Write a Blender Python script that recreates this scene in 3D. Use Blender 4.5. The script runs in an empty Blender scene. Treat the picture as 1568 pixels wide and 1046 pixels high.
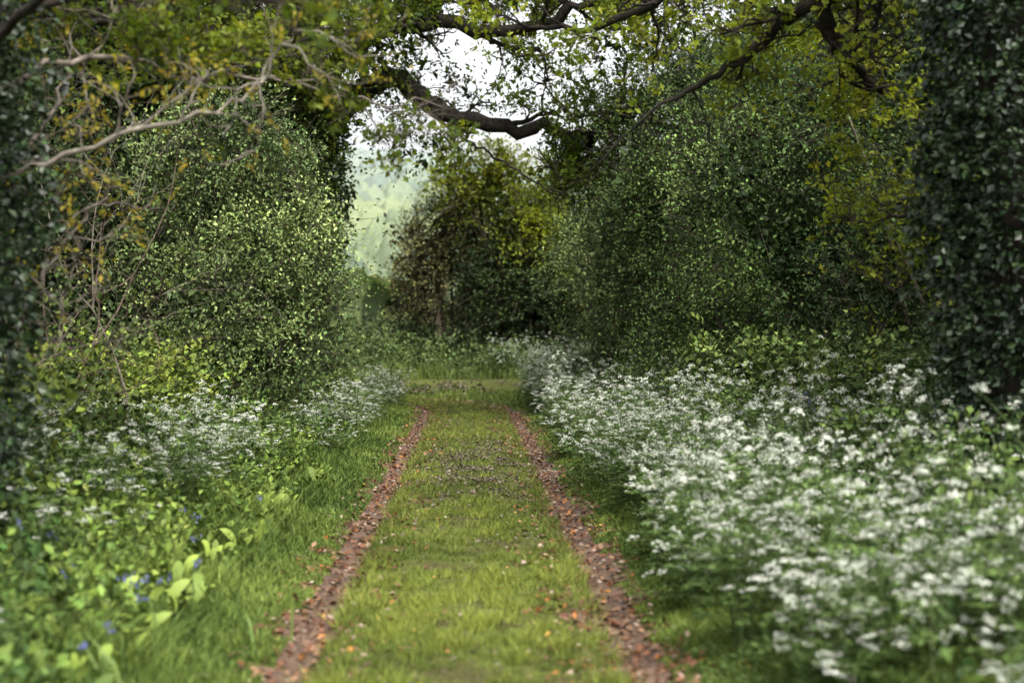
import bpy, math, numpy as np
from mathutils import Vector
rng=np.random.default_rng(7)
S=bpy.context.scene
# ---------------------------------------------------------------- helpers
def nrmz(a): return a/np.maximum(np.linalg.norm(a,axis=-1,keepdims=True),1e-9)
def runit(n): return nrmz(rng.normal(size=(n,3)))
_T=np.random.default_rng(3).random((32,32,32))
def vnoise(P,f=1.0):
    P=np.asarray(P,float)*f+100.0
    i=np.floor(P).astype(int); t=P-i; t=t*t*(3-2*t); r=0
    for a in (0,1):
        for b in (0,1):
            for c in (0,1):
                w=(t[...,0] if a else 1-t[...,0])*(t[...,1] if b else 1-t[...,1])*(t[...,2] if c else 1-t[...,2])
                r=r+w*_T[(i[...,0]+a)%32,(i[...,1]+b)%32,(i[...,2]+c)%32]
    return r
def fbm(P,f=1.0): return (vnoise(P,f)*.55+vnoise(P,f*2.1)*.3+vnoise(P,f*4.3)*.15)
def n2(x,y,f=1.0): return fbm(np.stack([x,y,np.zeros_like(x)+.37],-1),f)
def sst(a,b,x):
    t=np.clip((x-a)/(b-a),0,1); return t*t*(3-2*t)
def lane_d(x,y):
    x=np.asarray(x,float); y=np.asarray(y,float)
    arc=np.hypot(x+8,y-28)-8
    return np.where(y<28,x,np.where(x>-8,arc,y-36))
def gh(x,y):
    x=np.asarray(x,float); y=np.asarray(y,float)
    d=lane_d(x,y)
    h=0.32*sst(1.2,3.4,np.abs(d))*(1-sst(50,80,y))
    h=h+0.05*(n2(x,y,.5)-.5)+0.03*(n2(x,y,2.)-.5)
    h=h-0.06*np.exp(-((np.abs(d)-.82)/.19)**2)
    h=h+0.85*sst(36.8,46,y)
    h=h-6*sst(60,110,y)+56*sst(110,620,y)*(1+.22*np.sin(x/90.+2.6))
    return h
class MB:
    def __init__(s): s.V=[];s.Q=[];s.C=[];s.M=[];s.n=0
    def add(s,v,q,c,m):
        v=np.asarray(v,float).reshape(-1,3); q=np.asarray(q,int).reshape(-1,4)
        c=np.asarray(c,float)
        if c.ndim==1: c=np.tile(c,(len(q),1))
        s.V.append(v); s.Q.append(q+s.n); s.C.append(c); s.M.append(np.full(len(q),m)); s.n+=len(v)
    def arrays(s): return np.concatenate(s.V),np.concatenate(s.Q),np.concatenate(s.C),np.concatenate(s.M)
    def build(s,name,mats,smooth=(1,)):
        v,q,c,m=s.arrays()
        me=bpy.data.meshes.new(name); nf=len(q)
        me.vertices.add(len(v)); me.vertices.foreach_set("co",v.astype(np.float32).ravel())
        me.loops.add(nf*4); me.loops.foreach_set("vertex_index",q.astype(np.int32).ravel())
        me.polygons.add(nf); me.polygons.foreach_set("loop_start",np.arange(0,nf*4,4,dtype=np.int32))
        for mt in mats: me.materials.append(mt)
        me.polygons.foreach_set("material_index",m.astype(np.int32))
        me.polygons.foreach_set("use_smooth",np.isin(m,smooth))
        me.update(calc_edges=True)
        a=me.attributes.new('col','FLOAT_COLOR','FACE')
        a.data.foreach_set('color',np.concatenate([c,np.ones((nf,1))],1).astype(np.float32).ravel())
        ob=bpy.data.objects.new(name,me); S.collection.objects.link(ob)
        print(name,nf); return ob
def tube(mb,P,R,sides,col,m=1):
    P=np.asarray(P,float); n=len(P); R=np.asarray(R,float)*np.ones(n)
    T=nrmz(np.gradient(P,axis=0)); ref=np.array([.31,.17,.93]) if abs(T[:,2].mean())<.8 else np.array([.95,.2,.1])
    A=nrmz(np.cross(T,ref)); B=np.cross(T,A)
    th=np.arange(sides)*2*np.pi/sides
    V=P[:,None]+R[:,None,None]*(A[:,None]*np.cos(th)[None,:,None]+B[:,None]*np.sin(th)[None,:,None])
    i=np.arange(n-1)[:,None]*sides; j=np.arange(sides)[None]; j2=(j+1)%sides
    Q=np.stack([i+j,i+j2,i+sides+j2,i+sides+j],-1)
    mb.add(V,Q,col,m)
def twigs(mb,A,B,r,col,m=1):
    N=len(A)
    if N==0: return
    T=nrmz(B-A); X=nrmz(np.cross(T,np.array([.3,.9,.2])+rng.normal(size=T.shape)*.3))*(np.asarray(r)*np.ones(N))[:,None]
    V=np.stack([A-X,A+X,B+X*.4,B-X*.4],1)
    mb.add(V,np.arange(N*4).reshape(-1,4),np.asarray(col,float),m)
def leaves(mb,P,ax,nr,s,cols,m=0,w=.3,fold=.12):
    N=len(P); ax=nrmz(ax); b=nrmz(np.cross(nr,ax)); n=np.cross(ax,b); s=s[:,None]
    V=np.stack([P,P+ax*s*.5+b*s*w+n*s*fold,P+ax*s,P+ax*s*.5-b*s*w+n*s*fold],1)
    mb.add(V,np.arange(N*4).reshape(-1,4),cols,m)
def broadleaves(mb,P,ax,nr,s,cols,w=.16,m=0):
    N=len(P); ax=nrmz(ax); b=nrmz(np.cross(nr,ax)); n=np.cross(ax,b); s=s[:,None]; dn=np.array([0,0,-1.])
    rows=[]
    for t,ww in ((0,.15),(.22,.8),(.5,1.),(.78,.62),(1,.06)):
        c=P+ax*s*t+dn*s*.45*t*t
        rows+= [c-b*s*w*ww+n*s*.04*ww,c+b*s*w*ww+n*s*.04*ww]
    V=np.stack(rows,1); q=np.arange(N)[:,None,None]*10+np.array([[0,1,3,2],[2,3,5,4],[4,5,7,6],[6,7,9,8]])[None]
    mb.add(V,q,np.repeat(cols,4,0),m)
def pal(t,lo,hi): return np.asarray(lo)+(np.asarray(hi)-np.asarray(lo))*t[...,None]
def sprays(mb,A,D,L,k,s,cols,spread=.35,droop=.15,tw=.004,twcol=(.05,.04,.03),w=.3,up=.8,jit=.27):
    N=len(A)
    if N==0: return
    L=np.asarray(L)*np.ones(N)
    t=rng.random((N,k))**.8
    P=A[:,None]+D[:,None]*(L[:,None]*t)[...,None]+rng.normal(size=(N,k,3))*(spread*L*.5)[:,None,None]
    P[...,2]-=droop*L[:,None]*t*t
    ax=D[:,None]*.7+rng.normal(size=(N,k,3))*.7
    nr=np.array([0,0,up])+D[:,None]*.3+rng.normal(size=(N,k,3))*.48
    sz=s*rng.uniform(.6,1.35,(N,k))
    c=cols[:,None]*np.clip(np.exp(rng.normal(size=(N,k,1))*jit),.4,2.2)*rng.uniform(.9,1.1,(N,k,3))
    leaves(mb,P.reshape(-1,3),ax.reshape(-1,3),nr.reshape(-1,3),sz.ravel(),c.reshape(-1,3),w=w)
    if tw: 
        E=A+D*L[:,None]; E[:,2]-=droop*L
        twigs(mb,A-D*L[:,None]*.3,E,tw,twcol)
def bush(mb,lobes,base,dens,L,k,s,lo,hi,face=None,th=.36,fill=.35,nf=1.1,limbs=True,bark=(.06,.05,.04),tw=.004,filln=6,up=.35,w=.3,fs=2.2,lump=.75,shoots=.07):
    lobes=np.array(lobes,float)
    if lobes.shape[1]==4: lobes=np.concatenate([lobes,lobes[:,3:4],lobes[:,3:4]],1)
    for i,l in enumerate(lobes):
        c=l[:3]; r=l[3:6]; area=4*np.pi*np.mean(r)**2; br=rng.uniform(.7,1.3)
        n=int(dens*area); u=runit(n)
        rf=rng.uniform(.72,1.02,n)+lump*(vnoise(u+i*3.1,1.9)-.5)
        sh=rng.random(n)<shoots; rf=rf+np.where(sh,rng.uniform(.05,.22,n),0)
        P=c+u*r*rf[:,None]
        ok=P[:,2]>gh(P[:,0],P[:,1])+.12
        for j,q in enumerate(lobes):
            if j!=i and np.abs(q[:3]-c).max()<5: ok&=(((P-q[:3])/q[3:6])**2).sum(1)>.5
        nz=fbm(P,nf)*.6+.4*fbm(P+7,.5); ok&=(nz>th)|sh
        if face is not None: ok&=~((u@nrmz(np.array(face,float))<-.2)&(rng.random(n)<.88))
        P=P[ok]; u=u[ok]; nz=nz[ok]; sh=sh[ok]; N=len(P)
        D=nrmz(u*.75+np.array([0,0,up])+rng.normal(size=(N,3))*.4+np.where(sh[:,None],u*1.,0))
        t=np.clip((fbm(P+17,.9)-.3)*1.6+rng.normal(size=N)*.18,0,1)
        sprays(mb,P,D,L*rng.uniform(.5,1.5,N)*np.where(sh,1.5,1),k,s,pal(t,lo,hi)*br,tw=tw,twcol=bark,w=w)
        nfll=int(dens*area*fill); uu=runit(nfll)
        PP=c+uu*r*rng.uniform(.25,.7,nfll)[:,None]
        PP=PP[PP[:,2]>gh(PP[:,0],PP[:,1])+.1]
        if len(PP): sprays(mb,PP,runit(len(PP)),.4,filln,s*fs,pal(rng.random(len(PP))*.4,lo,hi)*.5,spread=.8,tw=0)  # inner filler leaves: shade inside the bush painted in as darker colour
        if limbs:
            b=np.array(base,float)+rng.normal(size=3)*np.array([.2,.2,0]); b[2]=gh(b[0],b[1])-.1
            mid=(b+c)/2+rng.normal(size=3)*.25
            tt=np.linspace(0,1,9)[:,None]; Pm=(1-tt)**2*b+2*tt*(1-tt)*mid+tt**2*c
            tube(mb,Pm,np.linspace(.07,.03,9),6,bark)
            for _ in range(7):
                e=c+runit(1)[0]*r*1.0; m0=Pm[rng.integers(4,9)]; mm=(m0+e)/2+rng.normal(size=3)*.15
                tt2=np.linspace(0,1,6)[:,None]
                tube(mb,(1-tt2)**2*m0+2*tt2*(1-tt2)*mm+tt2**2*e,np.linspace(.022,.006,6),4,bark)
def poly(pts,n=24):
    pts=np.array(pts,float); k=len(pts); t=np.linspace(0,k-1,n)
    i=np.clip(t.astype(int),0,k-2); f=(t-i)[:,None]
    p0=pts[np.maximum(i-1,0)];p1=pts[i];p2=pts[i+1];p3=pts[np.minimum(i+2,k-1)]
    return .5*((2*p1)+(-p0+p2)*f+(2*p0-5*p1+4*p2-p3)*f**2+(-p0+3*p1-3*p2+p3)*f**3)
def grow(mb,tips,p,d,L,r,depth,col,wander=.28,up=.05,kids=(3,5),ang=.9,sides=5):
    n=6; pts=[p]; dd=d
    for i in range(n):
        dd=nrmz(dd+rng.normal(size=3)*wander+np.array([0,0,up])); pts.append(pts[-1]+dd*L/n)
    pts=np.array(pts); tube(mb,pts,np.linspace(r,r*.4,n+1),sides,col)
    if depth==0:
        for i in (2,4,6): tips.append((pts[i],nrmz(dd+rng.normal(size=3)*.5)))
        return
    for _ in range(rng.integers(*kids)+1):
        i=rng.integers(2,n+1); nd=nrmz(dd+rng.normal(size=3)*ang*.8)
        grow(mb,tips,pts[i],nd,L*rng.uniform(.45,.75),r*.5,depth-1,col,wander,up,kids,ang,max(3,sides-1))
def limb(mb,tips,pts,r0,r1,col,kids=6,L=1.2,depth=2,wig=.04,start=.25,**kw):
    P=poly(pts,28); P[1:-1]+=rng.normal(size=(26,3))*wig
    R=np.linspace(r0,r1,28); tube(mb,P,R,8,col)
    T=nrmz(np.gradient(P,axis=0))
    for _ in range(kids):
        i=rng.integers(int(28*start),28); nd=nrmz(T[i]*.6+rng.normal(size=3)*.75)
        grow(mb,tips,P[i],nd,L*rng.uniform(.6,1.2),max(R[i]*.45,.008),depth,col,**kw)
    grow(mb,tips,P[-1],T[-1],L*.8,r1*.9,depth,col,**kw)
def tipleaves(mb,tips,L,k,s,lo,hi,frac=1.,twcol=(.05,.04,.03),clump=0.,**kw):
    if not tips: return
    A=np.array([t[0] for t in tips]); D=np.array([t[1] for t in tips])
    m=rng.random(len(A))<frac
    if clump: m&=fbm(A+3,.9)>clump
    A=A[m]; D=D[m]
    t=np.clip((fbm(A+5,.8)-.3)*1.6+rng.normal(size=len(A))*.2,0,1)
    sprays(mb,A,D,L*rng.uniform(.6,1.4,len(A)),k,s,pal(t,lo,hi),twcol=twcol,**kw)
# ---------------------------------------------------------------- materials
def mat_leaf(name,rough=.5,trans=.3,spec=.4,tcol=(1.3,1.35,.45)):
    m=bpy.data.materials.new(name); m.use_nodes=True; nt=m.node_tree; nt.nodes.clear()
    o=nt.nodes.new('ShaderNodeOutputMaterial'); at=nt.nodes.new('ShaderNodeAttribute'); at.attribute_name='col'
    p=nt.nodes.new('ShaderNodeBsdfPrincipled'); p.inputs['Roughness'].default_value=rough; p.inputs['Specular IOR Level'].default_value=spec
    nt.links.new(at.outputs['Color'],p.inputs['Base Color'])
    if trans>0:
        t=nt.nodes.new('ShaderNodeBsdfTranslucent'); mx=nt.nodes.new('ShaderNodeMixShader'); mx.inputs[0].default_value=trans
        vm=nt.nodes.new('ShaderNodeVectorMath'); vm.operation='MULTIPLY'; vm.inputs[1].default_value=tcol
        nt.links.new(at.outputs['Color'],vm.inputs[0]); nt.links.new(vm.outputs[0],t.inputs['Color'])
        nt.links.new(p.outputs[0],mx.inputs[1]); nt.links.new(t.outputs[0],mx.inputs[2]); nt.links.new(mx.outputs[0],o.inputs[0])
    else: nt.links.new(p.outputs[0],o.inputs[0])
    return m
def mat_bark(name='bark'):
    m=bpy.data.materials.new(name); m.use_nodes=True; nt=m.node_tree; p=nt.nodes['Principled BSDF']
    p.inputs['Roughness'].default_value=.9; p.inputs['Specular IOR Level'].default_value=.15
    at=nt.nodes.new('ShaderNodeAttribute'); at.attribute_name='col'
    n=nt.nodes.new('ShaderNodeTexNoise'); n.inputs['Scale'].default_value=14; n.inputs['Detail'].default_value=3
    g=nt.nodes.new('ShaderNodeNewGeometry'); nt.links.new(g.outputs['Position'],n.inputs['Vector'])
    mr=nt.nodes.new('ShaderNodeMapRange'); mr.inputs[1].default_value=.3;mr.inputs[2].default_value=.7;mr.inputs[3].default_value=.45;mr.inputs[4].default_value=1.7
    nt.links.new(n.outputs[0],mr.inputs[0])
    vm=nt.nodes.new('ShaderNodeVectorMath'); vm.operation='SCALE'; nt.links.new(at.outputs['Color'],vm.inputs[0]); nt.links.new(mr.outputs[0],vm.inputs['Scale'])
    nt.links.new(vm.outputs[0],p.inputs['Base Color'])
    return m
LEAF=mat_leaf('leaf',.5,.0,.14); IVY=mat_leaf('ivy_leaf',.4,0,.4); DARKL=mat_leaf('dark_leaf',.6,0,.1); OAKL=mat_leaf('oak_leaf',.55,.42,.12,(1.5,1.45,.35)); GRASS=mat_leaf('grass_blade',.6,.0,.15)
FLOW=mat_leaf('flower_petal',.7,.0,.1); LITTER=mat_leaf('dead_leaf',.6,0,.25); BARK=mat_bark(); HAZY=mat_leaf('distant_leaf_hazed',1.,0,.0)
def ramp(nt,src,stops):
    r=nt.nodes.new('ShaderNodeValToRGB'); e=r.color_ramp.elements
    while len(e)<len(stops): e.new(.5)
    for x,(p,c) in zip(e,stops): x.position=p; x.color=(*c,1)
    nt.links.new(src,r.inputs[0]); return r
def mat_ground():
    m=bpy.data.materials.new('ground_soil_grass'); m.use_nodes=True; nt=m.node_tree; p=nt.nodes['Principled BSDF']; p.inputs['Roughness'].default_value=.95
    p.inputs['Specular IOR Level'].default_value=.15
    g=nt.nodes.new('ShaderNodeNewGeometry')
    def noise(s,d=5):
        n=nt.nodes.new('ShaderNodeTexNoise'); n.inputs['Scale'].default_value=s; n.inputs['Detail'].default_value=d; nt.links.new(g.outputs['Position'],n.inputs['Vector']); return n
    a=noise(2.5); b=noise(40)
    r1=ramp(nt,a.outputs[0],[(.36,(.055,.05,.02)),(.5,(.065,.075,.017)),(.62,(.08,.10,.02))])
    r2=ramp(nt,b.outputs[0],[(.3,(.5,.45,.4)),(.7,(1.4,1.4,1.3))])
    mx=nt.nodes.new('ShaderNodeMix'); mx.data_type='RGBA'; mx.blend_type='MULTIPLY'; mx.inputs[0].default_value=1
    nt.links.new(r1.outputs[0],mx.inputs[6]); nt.links.new(r2.outputs[0],mx.inputs[7])
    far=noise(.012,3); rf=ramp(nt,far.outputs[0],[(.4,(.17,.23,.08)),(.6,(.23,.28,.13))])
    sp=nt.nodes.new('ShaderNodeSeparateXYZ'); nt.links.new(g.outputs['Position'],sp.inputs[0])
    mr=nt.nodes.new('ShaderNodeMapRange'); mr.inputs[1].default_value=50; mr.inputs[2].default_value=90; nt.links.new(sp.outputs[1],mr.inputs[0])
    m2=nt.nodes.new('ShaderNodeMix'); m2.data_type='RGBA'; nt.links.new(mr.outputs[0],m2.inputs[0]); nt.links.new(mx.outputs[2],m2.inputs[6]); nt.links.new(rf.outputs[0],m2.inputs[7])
    nt.links.new(m2.outputs[2],p.inputs['Base Color'])
    bp=nt.nodes.new('ShaderNodeBump'); bp.inputs['Strength'].default_value=.7; bp.inputs['Distance'].default_value=.03; nt.links.new(b.outputs[0],bp.inputs['Height']); nt.links.new(bp.outputs[0],p.inputs['Normal'])
    return m
def mat_track():
    m=bpy.data.materials.new('track_mud'); m.use_nodes=True; nt=m.node_tree; p=nt.nodes['Principled BSDF']
    g=nt.nodes.new('ShaderNodeNewGeometry')
    def noise(s,d=6):
        n=nt.nodes.new('ShaderNodeTexNoise'); n.inputs['Scale'].default_value=s; n.inputs['Detail'].default_value=d; nt.links.new(g.outputs['Position'],n.inputs['Vector']); return n
    a=noise(3); b=noise(45)
    r1=ramp(nt,a.outputs[0],[(.35,(.065,.038,.022)),(.55,(.11,.066,.040)),(.7,(.16,.108,.075))])
    r2=ramp(nt,b.outputs[0],[(.3,(.4,.38,.36)),(.7,(1.5,1.42,1.35))])
    mx=nt.nodes.new('ShaderNodeMix'); mx.data_type='RGBA'; mx.blend_type='MULTIPLY'; mx.inputs[0].default_value=1
    nt.links.new(r1.outputs[0],mx.inputs[6]); nt.links.new(r2.outputs[0],mx.inputs[7]); nt.links.new(mx.outputs[2],p.inputs['Base Color'])
    rr=ramp(nt,a.outputs[0],[(.4,(.5,.5,.5)),(.65,(.85,.85,.85))]); nt.links.new(rr.outputs[0],p.inputs['Roughness'])
    bp=nt.nodes.new('ShaderNodeBump'); bp.inputs['Strength'].default_value=.8; bp.inputs['Distance'].default_value=.025; nt.links.new(b.outputs[0],bp.inputs['Height']); nt.links.new(bp.outputs[0],p.inputs['Normal'])
    return m
# ---------------------------------------------------------------- ground
def gridmesh(name,X,Y,Z,mat,col=np.array([.1,.1,.1])):
    ny,nx=X.shape; mb=MB(); i=np.arange(ny-1)[:,None]*nx; j=np.arange(nx-1)[None]
    Q=np.stack([i+j,i+j+1,i+nx+j+1,i+nx+j],-1).reshape(-1,4)
    mb.add(np.stack([X,Y,Z],-1),Q,col,0); return mb.build(name,[mat],smooth=(0,))
xs=np.concatenate([-np.geomspace(900,7,40),np.arange(-6.5,6.5,.07),np.geomspace(7,900,40)])
ys=np.concatenate([np.array([-60,-30,-12,-4,0]),np.arange(3,48,.11),np.geomspace(48.5,1100,70)])
X,Y=np.meshgrid(xs,ys); gridmesh('ground',X,Y,gh(X,Y),mat_ground())
mb=MB(); TR=mat_track()
def lane_pt(s,off):
    s=np.asarray(s,float)
    a=np.clip((s-28)/8,0,np.pi/2)
    x=np.where(s<28,off,-8+(8+off)*np.cos(a)); y=np.where(s<28,s,28+(8+off)*np.sin(a))
    e=s-28-8*np.pi/2
    x=np.where(e>0,-8-e,x); y=np.where(e>0,36+off,y); return x,y
def rut_c(s,sd): return sd*.82+.09*(n2(s,s*0+sd*9,.35)-.5)*2
s=np.arange(2,62,.05)
for sd in (-1,1):
    o=rut_c(s,sd)
    wl=.175+.19*(n2(s,s*0+3+sd,1.3)-.5)*2+.045*rng.normal(size=len(s)); wr=.175+.19*(n2(s,s*0+31+sd,1.3)-.5)*2+.045*rng.normal(size=len(s))
    wl=np.clip(wl,.05,.4);wr=np.clip(wr,.05,.4); rows=[]
    for f in np.linspace(-1,1,9):
        off=o+np.where(f<0,f*wl,f*wr); x,y=lane_pt(s,off); rows.append(np.stack([x,y,gh(x,y)+.008],-1))
    V=np.stack(rows,1); n,k=V.shape[:2]; i=np.arange(n-1)[:,None]*k; j=np.arange(k-1)[None]
    mb.add(V,np.stack([i+j,i+j+1,i+k+j+1,i+k+j],-1),np.array([.1]*3),0)
mb.build('dirt_track',[TR],smooth=(0,))
mb=MB()
def crumbs(N,x,y,sz,pl,lift=.014):
    z=gh(x,y)+lift+rng.random(N)*.012
    t=rng.random((N,1)); cs=np.cumsum([p[0] for p in pl]); c=np.zeros((N,3))
    idx=np.searchsorted(cs,t[:,0]*cs[-1]); c=np.array([p[1] for p in pl])[np.minimum(idx,len(pl)-1)]*rng.uniform(.4,1.35,(N,1))
    leaves(mb,np.stack([x,y,z],-1),rng.normal(size=(N,3))*[1,1,.35],np.array([0,0,1.])+rng.normal(size=(N,3))*.4,rng.uniform(.4,1.2,N)*sz,c,w=.33)
N=15000
s=3.5+30*rng.random(N)**1.4; sd=rng.choice([-1,1],N); off=rut_c(s,-1)*(sd<0)+rut_c(s,1)*(sd>0)+rng.normal(size=N)*.2*(.5+n2(s,s*0+sd,1.2))
k=n2(s,s*0+sd*4,2.2)+.25*rng.random(N)>.46; s=s[k];off=off[k];N=len(s)
x,y=lane_pt(s,off)
LP=[(.38,(.11,.044,.022)),(.2,(.16,.068,.034)),(.22,(.20,.115,.065)),(.12,(.30,.22,.165)),(.08,(.30,.12,.03))]
crumbs(N,x,y,.055,LP)
SP=[(.5,(.09,.072,.045)),(.35,(.13,.10,.075)),(.15,(.20,.16,.13))]
N=7000; x=rng.normal(size=N)*.4+.15; y=16.8+rng.normal(size=N)*1.8; k=n2(x*1.5,y,1.6)>.44; crumbs(k.sum(),x[k],y[k],.045,SP,.016)
N=5000; x=-2.2+rng.normal(size=N)*1.3; y=34.9+rng.normal(size=N)*.5; k=n2(x*1.,y,1.0)>.42; crumbs(k.sum(),x[k],y[k],.09,SP,.03)
N=2400; s=5+27*rng.random(N); off=rng.uniform(-.6,.6,N); x,y=lane_pt(s,off); k=n2(x,y,2.6)<.42; crumbs(k.sum(),x[k],y[k],.035,SP,.02)
N=1000; s=4+28*rng.random(N)**1.3; off=rng.uniform(-1.7,1.7,N); x,y=lane_pt(s,off)
crumbs(N,x,y,.036,[(.5,(.34,.27,.20)),(.3,(.36,.22,.05)),(.2,(.16,.07,.03))],.045)
mb.build('leaf_litter',[LITTER])
# ---------------------------------------------------------------- grass
def blades(mb,x,y,h,w,c,lean=.35,seg=2,m=0):
    N=len(x); z=gh(x,y)-.01; B=np.stack([x,y,z],-1); a=rng.random(N)*2*np.pi
    side=np.stack([np.cos(a),np.sin(a),a*0],-1)*w[:,None]*.5
    ld=rng.random(N)*2*np.pi; lv=np.stack([np.cos(ld),np.sin(ld),ld*0],-1)*(h*lean*rng.random(N)*1.6)[:,None]
    up=np.stack([a*0,a*0,h],-1)
    if seg==1:
        T=B+up+lv; V=np.stack([B-side,B+side,T+side*.15,T-side*.15],1); mb.add(V,np.arange(N*4).reshape(-1,4),c,m)
    else:
        M=B+up*.6+lv*.35; T=B+up*.95+lv
        V=np.stack([B-side*.8,B+side*.8,M+side,M-side,T+side*.1,T-side*.1],1)
        q=np.arange(N)[:,None,None]*6+np.array([[0,1,2,3],[3,2,4,5]])[None]
        mb.add(V,q,np.repeat(c,2,0),m)
def ydist(N,a,b,p=1.8):
    u=rng.random(N); return (a**(1-p)+u*(b**(1-p)-a**(1-p)))**(1/(1-p))
mb=MB(); N=220000
s=ydist(N,4.5,40,1.5); off=rng.uniform(-.74,.74,N); x,y=lane_pt(s,off)
tuft=n2(x,y,7.); nz=n2(x,y,2.6)
k=(nz>.31+.14*rng.random(N))&(tuft>.36)&~((np.hypot((x-.15)/.5,(y-16.8)/2)<1)&(rng.random(N)<.45))&~((y>34)&(x<-.6)&(rng.random(N)<.7)); x,y,s,nz,off,tuft=x[k],y[k],s[k],nz[k],off[k],tuft[k]
edge=sst(.42,.74,np.abs(off))
h=(.016+.15*np.clip(tuft-.36,0,1)+.06*edge*rng.random(len(x)))*rng.uniform(.5,1.4,len(x)); w=.004+.0003*s
t=np.clip((n2(x+9,y,.9)-.3)*1.3+(tuft-.47)*2.+rng.normal(size=len(x))*.22,0,1)
blades(mb,x,y,h,w,pal(t,(.055,.082,.015),(.20,.235,.04))*rng.uniform(.7,1.3,(len(x),1)),lean=.8,seg=1)
mb.build('grass_strip',[GRASS])
mb=MB(); N=200000
s=ydist(N,4.2,40,1.5); sd=rng.choice([-1,1],N); off=sd*(.96+1.4*rng.random(N)**1.4); x,y=lane_pt(s,off)
e=np.abs(off)-.96; tuft=n2(x,y,3.5); k=(tuft>.3)&((e>.12)|(tuft>.5)); x,y,s,e,tuft=x[k],y[k],s[k],e[k],tuft[k]; N=len(x)
h=(.045+.16*sst(0,.9,e)*(1-.55*sst(26,30,s)))*rng.uniform(.5,1.25,N)*(.3+1.4*tuft); w=.005+.0004*s
t=np.clip((n2(x+9,y,.7)-.3)*1.6+(tuft-.45)+rng.normal(size=N)*.25,0,1)
blades(mb,x,y,h,w,pal(t,(.045,.08,.015),(.165,.22,.042))*rng.uniform(.7,1.3,(N,1)),lean=.55)
N=60000; x=rng.uniform(-7,8,N); y=rng.uniform(36.9,52,N); k=np.abs(lane_d(x,y))>1; x,y=x[k],y[k]; N=len(x)
blades(mb,x,y,rng.uniform(.1,.4,N)*(.4+1.2*n2(x,y,.8)),np.full(N,.022),pal(np.clip(n2(x,y,.5)*1.6-.3,0,1),(.04,.065,.02),(.15,.20,.045)),lean=.5)
mb.build('grass_verge',[GRASS])
# ---------------------------------------------------------------- cow parsley
def parsley_template(seed):
    r=np.random.default_rng(seed); mb=MB(); H=r.uniform(.75,1.05); gs=(.07,.11,.035)
    top=[]; lean=r.normal(size=2)*.06
    st=np.array([[0,0,0],[lean[0]*.4,lean[1]*.4,H*.5],[lean[0],lean[1],H]]); tube(mb,st,[.005,.004,.002],3,gs,1); top.append(st[-1])
    for _ in range(r.integers(3,6)):
        t=r.uniform(.3,.8); b=st[0]+(st[2]-st[0])*t; a=r.random()*6.28; o=r.uniform(.08,.26)
        e=b+np.array([np.cos(a)*o,np.sin(a)*o,H*r.uniform(.6,1.04)-b[2]]); tube(mb,np.array([b,(b+e)/2+[0,0,-.02],e]),[.003,.0025,.0015],3,gs,1); top.append(e)
        if r.random()<.5:
            e2=e+np.array([r.normal()*.07,r.normal()*.07,-.03-.1*r.random()]); twigs(mb,((b+e)/2)[None],e2[None],.002,gs); top.append(e2)
    for e in top:
        R=r.uniform(.018,.036); nu=8
        ph=np.arange(nu)*2.4; rr=np.sqrt((np.arange(nu)+.5)/nu)*R
        tilt=r.normal(size=2)*.45
        C=np.stack([np.cos(ph)*rr,np.sin(ph)*rr,-.5*rr**2/R+(np.cos(ph)*rr)*tilt[0]+np.sin(ph)*rr*tilt[1]],-1)+e+[0,0,.025]+r.normal(size=(nu,3))*.004
        nf=5; P=(C[:,None]+r.normal(size=(nu,nf,3))*[.006,.006,.005]).reshape(-1,3)
        ax=r.normal(size=P.shape)*[1,1,.5]; nr=np.array([0,0,.8])+r.normal(size=P.shape)*.6
        c=np.array([.76,.78,.68])*r.uniform(.7,1.05,(len(P),1))
        leaves(mb,P,ax,nr,r.uniform(.007,.0125,len(P)),c,2,w=.45,fold=.1)
        twigs(mb,np.tile(e,(nu,1)),C,.0009,gs)
    for _ in range(13):
        a=r.random()*6.28; h0=r.uniform(.03,.85)*H; Lf=r.uniform(.15,.32); d=np.array([np.cos(a),np.sin(a),r.uniform(.1,.7)]); d/=np.linalg.norm(d)
        side=np.array([-np.sin(a),np.cos(a),0]); n=30
        t=r.uniform(.25,1,n); sgn=r.choice([-1,1],n); q=r.random(n)
        wd=(1-t)*.55*Lf+.02
        P=np.array([0,0,h0])+d*Lf*t[:,None]+side*(sgn*q*wd)[:,None]; P[:,2]-=.3*Lf*t**2
        ax=d+side*sgn[:,None]*1.; ax=ax+r.normal(size=ax.shape)*.25
        leaves(mb,P,ax,np.array([0,0,1.])+r.normal(size=ax.shape)*.3,r.uniform(.018,.045,n),np.array([.075,.12,.03])*r.uniform(.6,1.5,(n,1)),0,w=.24)
    return mb.arrays()
TEMP=[parsley_template(i) for i in range(10)]
def replicate(mb,T,x,y,sc,hs):
    v,q,c,m=T; N=len(x)
    if N==0: return
    a=rng.random(N)*6.283; ca,sa=np.cos(a),np.sin(a); tl=rng.normal(size=(N,2))*.14
    vx=v[:,0];vy=v[:,1];vz=v[:,2]
    X=(ca[:,None]*vx-sa[:,None]*vy)*sc[:,None]; Y=(sa[:,None]*vx+ca[:,None]*vy)*sc[:,None]; Z=vz[None]*hs[:,None]
    X=X+Z*tl[:,:1]+x[:,None]; Y=Y+Z*tl[:,1:]+y[:,None]; Z=Z+gh(x,y)[:,None]-.01
    V=np.stack([X,Y,Z],-1).reshape(-1,3); Q=(np.arange(N)[:,None,None]*len(v)+q[None]).reshape(-1,4)
    C=np.tile(c,(N,1))*np.repeat(rng.uniform(.75,1.15,(N,1)),len(c),0)
    mb.V.append(V);mb.Q.append(Q+mb.n);mb.C.append(C);mb.M.append(np.tile(m,N));mb.n+=len(V)
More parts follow.
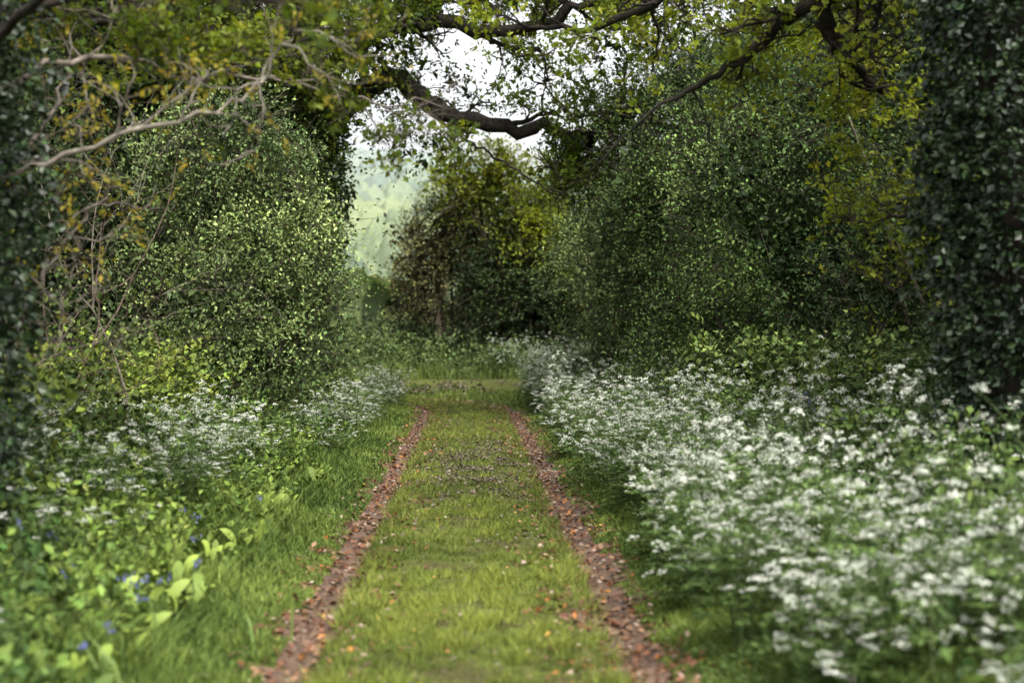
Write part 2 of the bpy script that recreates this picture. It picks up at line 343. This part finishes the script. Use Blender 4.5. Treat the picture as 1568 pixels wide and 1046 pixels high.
def hedge_x(y): return np.interp(y,[4,10,13,18,24,31,40],[5.2,4.9,4.5,3.7,3.2,2.9,3.2])
def parsley(name,x,y,hmul=1.):
    mb=MB(); idx=rng.integers(0,10,len(x)); sc=rng.uniform(.8,1.2,len(x)); hs=sc*rng.uniform(.5,1.,len(x))*hmul
    for i in range(10):
        k=idx==i; replicate(mb,TEMP[i],x[k],y[k],sc[k],hs[k])
    mb.build(name,[LEAF,LEAF,FLOW])
N=1350; y=ydist(N,4.5,36,.8); u=rng.random(N)**1.5
f=1.28+.22*(n2(y*0,y,.4)-.5)*2; x=f+(hedge_x(y)-.2-f)*u
k=(n2(x+40,y,.8)>.40); x,y=x[k],y[k]
parsley('cow_parsley',x,y,1.0-.12*sst(9,5,y))
N=240; y=rng.uniform(9.5,15.5,N); x=-rng.uniform(2.0,4.0,N); k=n2(x,y+50,.7)>.44
x1,y1=x[k],y[k]; N=150; y=rng.uniform(17,33,N); x=-rng.uniform(1.5,2.2,N)*1.; x1=np.r_[x1,x]; y1=np.r_[y1,y]
N=18; x1=np.r_[x1,-rng.uniform(1.9,3.2,N)]; y1=np.r_[y1,rng.uniform(5.5,9,N)]
parsley('cow_parsley',x1,y1,.78)
N=160; parsley('cow_parsley',rng.uniform(.5,6,N),rng.uniform(37,41,N),1.)
# ---------------------------------------------------------------- undergrowth
def under(name,x,y,h,L,k,s,lo,hi,w=.3,n=1,tw=.003,mat=LEAF):
    mb=MB(); x=np.repeat(x,n); y=np.repeat(y,n); N=len(x)
    P=np.stack([x,y,gh(x,y)+h*rng.random(N)**.7],-1); D=nrmz(rng.normal(size=(N,3))+np.array([0,0,.9]))
    t=np.clip((n2(x,y,.8)-.3)*1.8+rng.normal(size=N)*.25,0,1)
    sprays(mb,P,D,L*rng.uniform(.6,1.3,N),k,s,pal(t,lo,hi),w=w,tw=tw,twcol=(.06,.07,.03),up=1.1); return mb.build(name,[mat,BARK])
N=3400; y=ydist(N,4.2,34,1.2); x=1.6+(hedge_x(y)+.5-1.6)*rng.random(N)**.7
under('nettle_undergrowth',x,y,np.where(x>2.3,.7,.4),.22,12,.055,(.03,.055,.014),(.12,.175,.035))
N=1500; y=rng.uniform(8.5,18,N); x=hedge_x(y)-1.3+1.5*rng.random(N)
under('bramble_thicket',x,y,.85+.6*n2(x,y,.8),.3,12,.07,(.03,.055,.014),(.15,.20,.045),w=.36)
N=4800; y=ydist(N,4.2,33,1.2); x=-(1.7+3.6*rng.random(N)**.9)
under('nettle_undergrowth',x,y,np.where(x<-2.4,.5,.28)*(.5+n2(x,y,1.)),.2,12,.06,(.035,.068,.016),(.17,.235,.04))
N=1700; y=rng.uniform(8.5,18,N); x=-rng.uniform(2.9,5.8,N)
under('bramble_thicket',x,y,.5+.9*n2(x,y,.8),.3,12,.07,(.035,.058,.014),(.21,.26,.035),w=.36)
N=3000; y=rng.uniform(37.2,47,N); x=rng.uniform(-7,7,N); k=(np.abs(lane_d(x,y))>1.5)&(n2(x,y,.5)>.40)
under('bank_undergrowth',x[k],y[k],.65,.35,10,.11,(.028,.048,.018),(.12,.165,.045))
mb=MB(); cl=[(-2.6,6.3),(-2.0,5.6),(-3.0,8.3),(-1.8,7.0),(-3.3,7.2),(-2.5,9.8),(3.1,12.3),(3.4,11.2),(2.8,13.6),(-3.2,11.3)]
for cx,cy in cl:
    n=10; bx=cx+rng.normal(size=n)*.45; by=cy+rng.normal(size=n)*.5; hz=rng.uniform(.22,.42,n)+ (0.35 if cx>0 else 0)
    for X0,Y0,hh in zip(bx,by,hz):
        g=float(gh(X0,Y0)); a=rng.random()*6.28; dx=np.array([np.cos(a),np.sin(a),0])
        st=np.array([[X0,Y0,g],[X0,Y0,g+hh*.7],np.array([X0,Y0,g+hh*.98])+dx*.03,np.array([X0,Y0,g+hh])+dx*.09]); tube(mb,st,[.003,.003,.002,.0015],3,(.06,.1,.03))
        nb=7; t=rng.uniform(0,1,nb)[:,None]; P=st[2]*(1-t)+st[3]*t-[0,0,.005]+rng.normal(size=(nb,3))*.01
        P=np.repeat(P,2,0); leaves(mb,P,np.array([0,0,-1.])+rng.normal(size=P.shape)*.25,rng.normal(size=P.shape),np.full(len(P),.02),np.array([.14,.16,.36])*rng.uniform(.6,1.1,(len(P),1)),2,w=.3)
x=[];y=[]
for cx,cy in cl: x.append(cx+rng.normal(size=60)*.45); y.append(cy+rng.normal(size=60)*.5)
x=np.concatenate(x);y=np.concatenate(y); blades(mb,x,y,rng.uniform(.2,.36,len(x)),np.full(len(x),.018),pal(rng.random(len(x)),(.05,.09,.02),(.12,.17,.04)),lean=.8)
mb.build('bluebell_patch',[GRASS,BARK,FLOW])
mb=MB(); N=6500; y=ydist(N,4.3,15,1.3); x=-(1.5+2.6*rng.random(N)); k=n2(x,y+9,.9)>.42; x,y=x[k],y[k]; N=len(x)
a=rng.random(N)*6.28; D=np.stack([np.cos(a),np.sin(a),rng.uniform(.8,3.2,N)],-1); P=np.stack([x,y,gh(x,y)+rng.random(N)*.12],-1)
broadleaves(mb,P,D,np.array([0,0,1.])+rng.normal(size=(N,3))*.4,rng.uniform(.12,.28,N),pal(rng.random(N)**1.3,(.06,.10,.02),(.27,.35,.065)),w=.12)
mb.build('wild_garlic_leaves',[LEAF],smooth=(0,))
# ---------------------------------------------------------------- bushes
mb=MB()
lob=[(-3.6,19.8,1.7,1.3),(-3.5,19.8,3.0,1.05),(-3.1,19.6,3.9,.6),(-2.7,19.4,3.2,.65),(-2.5,19.2,2.2,.7),(-2.6,19,1.25,.7),(-3.9,18.8,.9,1.0),(-3.5,19.2,4.25,.38),(-3.0,19.4,4.4,.32),(-2.45,19.2,3.75,.33),(-2.15,19.2,2.9,.35),(-4.0,19,3.7,.5),(-2.05,19,1.9,.38),(-2.8,18.6,2.6,.5),(-3.4,18.3,1.9,.6),(-4.3,19,2.5,.6),(-4.5,18.5,1.5,.7)]
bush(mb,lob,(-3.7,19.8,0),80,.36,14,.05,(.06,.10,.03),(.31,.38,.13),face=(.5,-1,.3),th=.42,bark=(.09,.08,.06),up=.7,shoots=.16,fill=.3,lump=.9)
mb.build('hawthorn_bush',[LEAF,BARK])
def hedge(name,y0,y1,dens,s,k,lo,hi,top,L=.32,th=.40,lean=0.):
    lob=[]; y=y0
    while y<y1:
        z=rng.uniform(.6,1.1); tp=top+rng.normal()*.5
        while z<tp:
            yy=y+rng.normal()*.4; hx=float(hedge_x(yy)); r=rng.uniform(.55,1.35); ov=.25*math.sin(z*1.1+y*.7)+lean*max(0,z-2)
            lob.append((hx+r*.8-ov+rng.normal()*.5,yy,z+rng.normal()*.15,r,r*rng.uniform(.8,1.3),r*rng.uniform(.7,1.1))); z+=r*1.1
        y+=rng.uniform(1.2,1.9)
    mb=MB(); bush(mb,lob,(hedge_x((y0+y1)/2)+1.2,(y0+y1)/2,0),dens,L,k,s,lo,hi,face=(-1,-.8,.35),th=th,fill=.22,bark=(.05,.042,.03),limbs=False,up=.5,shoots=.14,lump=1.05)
    for _ in range(22):
        yy=rng.uniform(y0,y1); hx=float(hedge_x(yy)); b=np.array([hx+rng.uniform(.5,1.4),yy,0]); b[2]=gh(b[0],b[1])-.1
        e=np.array([hx+rng.uniform(-.1,1.2),yy+rng.normal()*.8,rng.uniform(2.5,top)])
        tube(mb,poly([b,(b+e)/2+rng.normal(size=3)*.3,e],12),np.linspace(.05,.008,12),5,(.06,.05,.035))
    mb.build(name,[LEAF,BARK])
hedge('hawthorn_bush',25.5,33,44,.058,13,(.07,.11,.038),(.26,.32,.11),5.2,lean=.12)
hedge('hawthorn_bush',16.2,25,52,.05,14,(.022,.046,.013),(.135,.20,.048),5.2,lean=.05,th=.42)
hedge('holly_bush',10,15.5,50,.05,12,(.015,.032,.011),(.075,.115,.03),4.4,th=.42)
def ctree(name,lob,base,s,lo,hi,dens,trunks,k=12,th=.38,mat=LEAF,tc=(.12,.095,.065),**kw):
    mb=MB(); bush(mb,lob,base,dens,.45,k,s,lo,hi,face=(0,-1,.3),th=th,bark=(.08,.065,.045),tw=.008,**kw)
    for (p,q,r) in trunks:
        p=np.array(p,float); p[2]=gh(p[0],p[1])-.2; q=np.array(q,float)
        tube(mb,poly([p,(p+q)/2+rng.normal(size=3)*.12,q],12),np.linspace(r,r*.5,12),9,tc)
    mb.build(name,[mat,BARK])
ctree('holly_tree',[(1.6,42.5,3.2,1.6),(2.0,42.2,2.3,1.5),(.7,42.6,3.0,1.1),(2.6,42.4,3.8,1.1),(1.0,42.3,1.9,1.0),(1.2,42.5,4.4,1.1),(2.8,42,2.,1.1)],(1.4,42.5,0),.09,(.014,.026,.009),(.06,.095,.022),28,[((1.2,42.4,0),(1.3,42.5,3),.16),((.3,42.3,0),(.5,42.5,3),.13)],th=.36)
ctree('field_maple_tree',[(-1.0,43,3.4,1.1),(-1.45,43,2.6,.7),(-.7,43,4.4,1.0),(-.3,43.2,5.3,.9),(.3,43,3.9,.9),(-1.8,43,3.3,.5),(-1.7,43,4.4,.5)],(-.6,43,0),.09,(.055,.055,.022),(.22,.22,.07),26,[((-.9,42.6,0),(-.6,43,4),.12),((.0,42.6,0),(.0,43,3.6),.09)],th=.39)
ctree('oak_tree',[(1.6,41.5,4.7,.8),(2.4,41.3,4.3,.75),(3.1,41.2,3.6,.7),(.3,42,5.7,.9),(3.7,41,2.9,.6),(3.9,41.5,4.4,.9),(1.0,42,6.2,.7),(2.5,42,5.6,.8),(-.6,41.8,6.2,.5)],(2.6,42,0),.11,(.09,.12,.02),(.32,.36,.04),24,[((2.8,42.2,0),(2.4,42.2,5),.2)],th=.41,mat=OAKL)
mb=MB(); bush(mb,[(-2.6+rng.normal()*.2-i*1.0,47+rng.normal()*.5,1.1+rng.uniform(-.2,.4),.75) for i in range(14)]+[(x_,45.5,1.5+.3*rng.random(),.95) for x_ in (-1.2,-.4,.6,1.5,2.4,3.6,4.8)],(-6,47,0),28,.4,10,.1,(.04,.06,.02),(.15,.18,.045),face=(0,-1,.4),limbs=False,th=.30); mb.build('hedgerow',[LEAF,BARK])
# ---------------------------------------------------------------- left oak with ivy and arching limbs
OB=(.024,.02,.016)
mb=MB(); tips=[]
tr=poly([(-3.6,27,-.2),(-3.55,27,2),(-3.4,27,4),(-3.3,26.8,6.2),(-3.4,26.6,8.5)],30); tube(mb,tr,np.linspace(.5,.26,30),12,OB)
Ls=[[(-3.2,27,4.6),(-2.2,26.8,5.9),(-1.4,26.6,6.3),(-.7,26.5,5.75),(.4,26.5,5.45),(1.5,26.4,5.3),(2.2,26.3,5.15)],
 [(-3.2,26.8,5.6),(-2.0,26.3,6.9),(-.8,26,7.2),(.6,25.6,7.0),(1.9,25.2,7.3),(3.2,25,7.6)],
 [(-3.3,27,6),(-2.6,25,7.2),(-1.8,23,7.3),(-.8,21.5,7.0)],
 [(-3.3,27,6.2),(-4.2,26,7),(-5.6,25,7.2)],
 [(-3.3,27,7),(-2.2,27,8.2),(-.6,27,8.2),(1.2,26.8,8.1)],
 [(-3.2,27,5.2),(-3.6,24.5,5.8),(-4.0,22.5,6.0)],
 [(-.9,26.5,5.8),(-.2,26.2,5.2),(.5,26,4.75),(1.2,25.8,4.3),(1.9,25.6,3.95)]]
kd=[7,10,9,9,12,8,2]; st=[.4,.25,.25,.25,.3,.25,.5]
for i,l in enumerate(Ls): limb(mb,tips,l,[.26,.20,.11,.11,.15,.1,.035][i],[.09,.06,.035,.035,.05,.035,.012][i],OB,kids=kd[i],L=1.25 if i!=6 else .5,depth=2 if i<6 else 1,wig=.055 if i<6 else .02,start=st[i])
limb(mb,tips,[(5.6,27,4.5),(4.6,26.7,6.2),(3.6,26.5,6.2),(2.9,26.4,5.6),(2.2,26.3,5.15)],.24,.12,OB,kids=6,L=1.2)
tipleaves(mb,tips,.32,12,.10,(.045,.07,.012),(.18,.225,.03),frac=.9,clump=.455)
crown=[(-3.9,26.5,7.6,1.2),(-2.7,26.3,7.5,1.0),(-1.9,26.2,6.9,.75),(-3.6,26.3,6.2,1.1),(-2.6,26.2,5.9,.7),(-3.6,26.2,4.8,1.0),(-2.7,26.2,4.9,.5),(-1.4,26,7.6,.7),(-.4,26,8.0,.65),(.6,26,8.0,.6),(1.6,26,8.0,.6),(-5,25,6.8,1.2),(-5.2,25,5.4,1.0),(-1.2,26.9,6.7,.35),(.0,26.9,6.1,.3),(1.9,26.9,6.4,.35),(2.8,26,6.9,.6),(3.6,26,7.2,.7),(-.9,26.9,5.1,.3),(-1.6,26.9,5.5,.3),(.9,26.9,6.9,.3)]
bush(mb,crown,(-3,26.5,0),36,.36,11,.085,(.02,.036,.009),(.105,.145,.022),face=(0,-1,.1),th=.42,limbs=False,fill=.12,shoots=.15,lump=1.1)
N=4600; i=rng.integers(0,22,N); a=rng.random(N)*6.28; rad=.45+.5*vnoise(np.stack([np.cos(a)*2,np.sin(a)*2,tr[i][:,2]],-1),1.2)+rng.random(N)*.15
u=np.stack([np.cos(a),np.sin(a),a*0],-1); A=tr[i]+u*rad[:,None]*.9+rng.normal(size=(N,3))*.12; 
sprays(mb,A,nrmz(u+rng.normal(size=(N,3))*.5+[0,0,-.2]),.3,9,.075,pal(rng.random(N),(.011,.023,.008),(.04,.065,.02)),tw=0,w=.38)
mb.build('oak_tree',[OAKL,BARK])
# ---------------------------------------------------------------- right edge ivy-clad oak
def ivy(mb,tr,n,r0,r1,s=.052):
    i=rng.integers(0,len(tr),n); a=rng.random(n)*6.28; rad=r0+(r1-r0)*(.5+1.5*(fbm(np.stack([np.cos(a)*1.5,np.sin(a)*1.5,tr[i][:,2]],-1),1.3)-.5)*2)
    rad=np.maximum(rad,r0)
    u=np.stack([np.cos(a),np.sin(a),a*0],-1); A=tr[i]+u*rad[:,None]+rng.normal(size=(n,3))*[.08,.08,.14]
    sprays(mb,A,nrmz(u+rng.normal(size=(n,3))*.5+[0,0,-.5]),.16,7,s,pal(rng.random(n)**2,(.006,.014,.005),(.032,.056,.018)),tw=0,w=.38,up=.3,jit=.4)  # ivy colours darkened to paint in canopy shade on the edge trunks
YL=(.11,.145,.02); YH=(.32,.36,.05)
mb=MB(); tips=[]
tr=poly([(3.68,9.2,-.2),(3.63,9.2,2),(3.5,9.2,4),(3.3,9.3,6)],60); tube(mb,tr,np.linspace(.28,.2,60),12,OB)
for l in [[(3.5,9.2,3.9),(3.1,9.8,4.4),(2.68,10.6,4.15),(2.28,10.9,3.85),(1.97,11,3.6),(1.57,11.1,3.4)],
 [(3.45,9.2,4.4),(2.9,10.5,4.9),(2.1,11.6,4.7),(1.55,12,4.35),(1.0,12.1,4.15),(.6,12.2,4.2)],
 [(2.68,10.6,4.15),(2.75,10.8,3.85),(3.05,11,3.6),(3.3,11.3,3.5)],
 [(3.45,9.2,4.6),(3.0,11,5.2),(2.5,13,5.2),(2.0,14.5,5.2)],
 [(3.5,9.2,4.2),(3.5,10.5,4.6),(3.6,12,4.5),(3.5,13,4.2)]]:
    limb(mb,tips,l,.07,.02,(.018,.015,.011),kids=9,L=.72,depth=2,wig=.018,wander=.34)
tipleaves(mb,tips,.15,8,.06,YL,YH,frac=.62,tw=.0025,clump=.445)
mb.build('oak_tree',[OAKL,BARK])
mb=MB(); ivy(mb,tr,7000,.29,.55); mb.build('ivy',[IVY,BARK])
mb=MB(); tips=[]
limb(mb,tips,[(4.6,12.6,-.1),(4.5,12.4,1.4),(4.3,12.1,2.3),(3.9,12.0,2.6),(3.4,11.9,2.5)],.05,.012,OB,kids=9,L=.6,depth=2,wig=.015)
limb(mb,tips,[(4.4,12.2,1.8),(4.2,11.8,2.0),(3.8,11.6,1.95),(3.5,11.6,1.8)],.03,.01,OB,kids=6,L=.5,depth=1,wig=.015)
tipleaves(mb,tips,.15,6,.055,YL,(.24,.26,.04),frac=.4,tw=.0025,clump=.42); mb.build('oak_sapling',[OAKL,BARK])
# ---------------------------------------------------------------- left edge tree and bare twigs
mb=MB(); tips=[]; PB=(.13,.11,.09)
tr=poly([(-3.0,8.1,-.2),(-2.92,8.1,1.5),(-2.88,8.1,3),(-3.0,8.2,5)],60); tube(mb,tr,np.linspace(.2,.13,60),10,OB)
t2=[]
limb(mb,t2,[(-2.9,8.1,2.2),(-2.5,8.05,2.48),(-1.98,8,2.66),(-1.4,8,2.85),(-1.12,8,3.08),(-.97,8,3.3)],.02,.005,(.16,.14,.115),kids=9,L=.45,depth=1,wig=.02)
limb(mb,tips,[(-2.9,8.1,2.8),(-2.3,8.5,3.2),(-1.8,9,3.2),(-1.2,9.5,3.25),(-.7,10,3.2)],.022,.007,PB,kids=8,L=.6,depth=2,wig=.02)
limb(mb,tips,[(-2.9,8.1,3.2),(-2.2,8.8,3.7),(-1.6,9.8,3.9),(-.9,10.8,3.9)],.035,.01,OB,kids=12,L=.7,depth=2,wig=.015)
limb(mb,tips,[(-2.9,8.1,3.4),(-2.9,9.5,3.7),(-2.6,11,3.9),(-2.2,12,4.0)],.035,.01,OB,kids=14,L=.8,depth=2,wig=.015)
limb(mb,tips,[(-2.9,8.1,3.0),(-2.0,7.0,3.3),(-1.3,5.8,3.15),(-.85,5.2,2.85)],.03,.006,OB,kids=3,L=.35,depth=1,wig=.012,start=.7)
limb(mb,t2,[(-2.9,8.1,2.0),(-2.6,8.3,2.6),(-2.35,8.5,3.1),(-2.1,8.7,3.5)],.02,.005,PB,kids=9,L=.6,depth=1,wig=.02)
limb(mb,t2,[(-2.9,8.1,1.2),(-2.6,8.4,1.7),(-2.4,8.7,2.2),(-2.2,8.9,2.5)],.016,.004,PB,kids=7,L=.5,depth=1,wig=.02)
tipleaves(mb,tips,.14,7,.055,(.045,.07,.013),(.17,.20,.03),frac=.75,tw=.0025,clump=.39)
tipleaves(mb,t2,.1,6,.04,(.20,.17,.03),(.34,.29,.05),frac=.4,tw=.002)
mb.build('oak_tree',[OAKL,BARK])
mb=MB(); ivy(mb,tr,2700,.16,.32); mb.build('ivy',[IVY,BARK])
mb=MB(); tips=[]
for _ in range(17):
    b=np.array([-rng.uniform(3.0,4.8),rng.uniform(9.,13.5),0]); b[2]=gh(b[0],b[1])-.1
    L=rng.uniform(1.5,2.7); d=nrmz(np.array([rng.normal()*.22-.05,rng.normal()*.3,1.2]))
    grow(mb,tips,b,d,L,.013,2,(.17,.145,.115) if rng.random()<.5 else (.10,.07,.055),wander=.26,up=.06,kids=(3,5),ang=.8)
tipleaves(mb,tips,.14,6,.05,(.06,.1,.02),(.2,.25,.05),frac=.35,tw=.002); mb.build('elder_shrub',[LEAF,BARK])
# ---------------------------------------------------------------- woodland behind the hedges
mb=MB(); lob=[]
for _ in range(48):
    lob.append((-rng.uniform(5.2,15),rng.uniform(24,36),rng.uniform(1,8.5),rng.uniform(1.2,2.1)))
lob=[l for l in lob if not (l[0]>-6.5 and l[1]>33 )]
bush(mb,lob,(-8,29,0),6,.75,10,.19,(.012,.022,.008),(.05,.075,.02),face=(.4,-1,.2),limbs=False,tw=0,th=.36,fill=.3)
for _ in range(14):
    b=np.array([-rng.uniform(5,13),rng.uniform(24,34),-.1]); tube(mb,poly([b,b+[rng.normal()*.3,0,4],b+[rng.normal()*.8,0,9]],14),np.linspace(.25,.1,14),7,OB)
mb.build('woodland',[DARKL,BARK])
mb=MB(); lob=[]
for _ in range(48):
    y=rng.uniform(14,40); lob.append((float(hedge_x(min(y,33)))+rng.uniform(2.6,8)+ (1.2 if y>33 else 0),y,rng.uniform(2,8.5),rng.uniform(1.2,2.1)))
for _ in range(9): lob.append((rng.uniform(4.8,9),rng.uniform(38,44),rng.uniform(1.5,5.5),rng.uniform(1.1,1.6)))
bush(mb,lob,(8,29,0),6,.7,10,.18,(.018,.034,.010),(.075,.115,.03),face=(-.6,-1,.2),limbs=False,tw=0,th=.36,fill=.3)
for _ in range(14):
    b=np.array([rng.uniform(6.5,12),rng.uniform(14,34),-.1]); tube(mb,poly([b,b+[rng.normal()*.3,0,4],b+[rng.normal()*.8,0,9]],14),np.linspace(.25,.1,14),7,OB)
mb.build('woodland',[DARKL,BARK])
mb=MB(); lob=[(-5.0,20.2,2.6,.9),(-5.4,19.8,1.5,1.1),(-5.0,20.5,3.8,.8)]
for _ in range(22): lob.append((-rng.uniform(4.5,9),rng.uniform(14,23),rng.uniform(.8,5.),rng.uniform(.8,1.3)))
lob=[l for l in lob if l[0]<-5.8 or l[1]>21.5 or l[0]==-5.0 or l[0]==-5.4]
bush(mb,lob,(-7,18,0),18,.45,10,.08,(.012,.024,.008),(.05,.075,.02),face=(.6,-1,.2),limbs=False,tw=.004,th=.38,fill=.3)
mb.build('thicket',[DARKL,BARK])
# distant wooded hillside : rounded crowns merged into one canopy surface
nu_,nv_=460,460
yy=np.geomspace(190,700,nv_); uu=np.linspace(-.36,.24,nu_); U,Y=np.meshgrid(uu,yy); X=U*Y
cs=11.; jr=np.random.default_rng(11); JX=jr.uniform(.1,.9,(256,256)); JY=jr.uniform(.1,.9,(256,256)); JR=jr.uniform(.55,1.,(256,256)); JC=jr.random((256,256))
ci=np.floor(X/cs).astype(int); cj=np.floor(Y/cs).astype(int); H=np.zeros_like(X)+.5; CC=np.zeros_like(X)+.3
for di in (-1,0,1):
    for dj in (-1,0,1):
        a,b=(ci+di),(cj+dj); ai,bi=a%256,b%256
        d2=((X-(a+JX[ai,bi])*cs)**2+(Y-(b+JY[ai,bi])*cs)**2)/(8.5*JR[ai,bi])**2
        h=np.where(d2<1,(7+6*JR[ai,bi])*(.3+.7*np.sqrt(np.clip(1-d2,0,1))),0)
        m_=h>H; H=np.where(m_,h,H); CC=np.where(m_,JC[ai,bi],CC)
H=H*(.7+.6*n2(X,Y,.45))
wm=np.maximum(sst(255,275,Y+45*(n2(X,Y,.02)-.5)*2),sst(.53,.57,n2(X+500,Y,.02)))
Z=gh(X,Y)-1.+wm*(H+1.)
hz=(.25+.75*sst(230,600,Y))[...,None]  # aerial haze painted into the crown colours, stronger with distance
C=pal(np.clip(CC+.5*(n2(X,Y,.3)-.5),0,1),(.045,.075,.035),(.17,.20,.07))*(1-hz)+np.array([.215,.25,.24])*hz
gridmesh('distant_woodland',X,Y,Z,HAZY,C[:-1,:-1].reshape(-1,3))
bm=MB(); px,py=3.25,29.; g=float(gh(px,py)); tube(bm,np.array([[px,py,g-.3],[px,py,g+.6],[px+.01,py,g+1.25],[px+.01,py,g+1.27]]),[.055,.053,.05,.01],8,(.22,.19,.15)); bm.build('fence_post',[LEAF,BARK])
# ---------------------------------------------------------------- light
el,az=math.radians(60),math.radians(150)
W=bpy.data.worlds.new('World'); S.world=W; W.use_nodes=True; nt=W.node_tree; bg=nt.nodes['Background']
sk=nt.nodes.new('ShaderNodeTexSky'); sk.sky_type='NISHITA'; sk.sun_disc=False; sk.sun_elevation=el; sk.sun_rotation=az; sk.dust_density=6; sk.air_density=1.2
hs=nt.nodes.new('ShaderNodeHueSaturation'); hs.inputs['Saturation'].default_value=.12; hs.inputs['Value'].default_value=2.9
nt.links.new(sk.outputs[0],hs.inputs['Color']); nt.links.new(hs.outputs[0],bg.inputs['Color']); bg.inputs['Strength'].default_value=.15
sun=bpy.data.lights.new('sun','SUN'); sun.energy=2.4; sun.angle=math.radians(25); sun.color=(1,.94,.82)
so=bpy.data.objects.new('sun',sun); S.collection.objects.link(so)
d=Vector((math.sin(az)*math.cos(el),math.cos(az)*math.cos(el),math.sin(el))); so.rotation_euler=d.to_track_quat('Z','Y').to_euler()
# ---------------------------------------------------------------- camera
cam=bpy.data.cameras.new('camera'); co=bpy.data.objects.new('camera',cam); S.collection.objects.link(co); S.camera=co
cam.lens=50; cam.sensor_width=36; cam.clip_end=3000; cam.clip_start=.05
co.location=(0,0,1.6); co.rotation_euler=(math.radians(90-.45),0,math.radians(-1.7))
cam.dof.use_dof=True; cam.dof.focus_distance=16.5; cam.dof.aperture_fstop=1.4
S.view_settings.view_transform='Standard'; S.view_settings.look='None'; S.view_settings.exposure=0
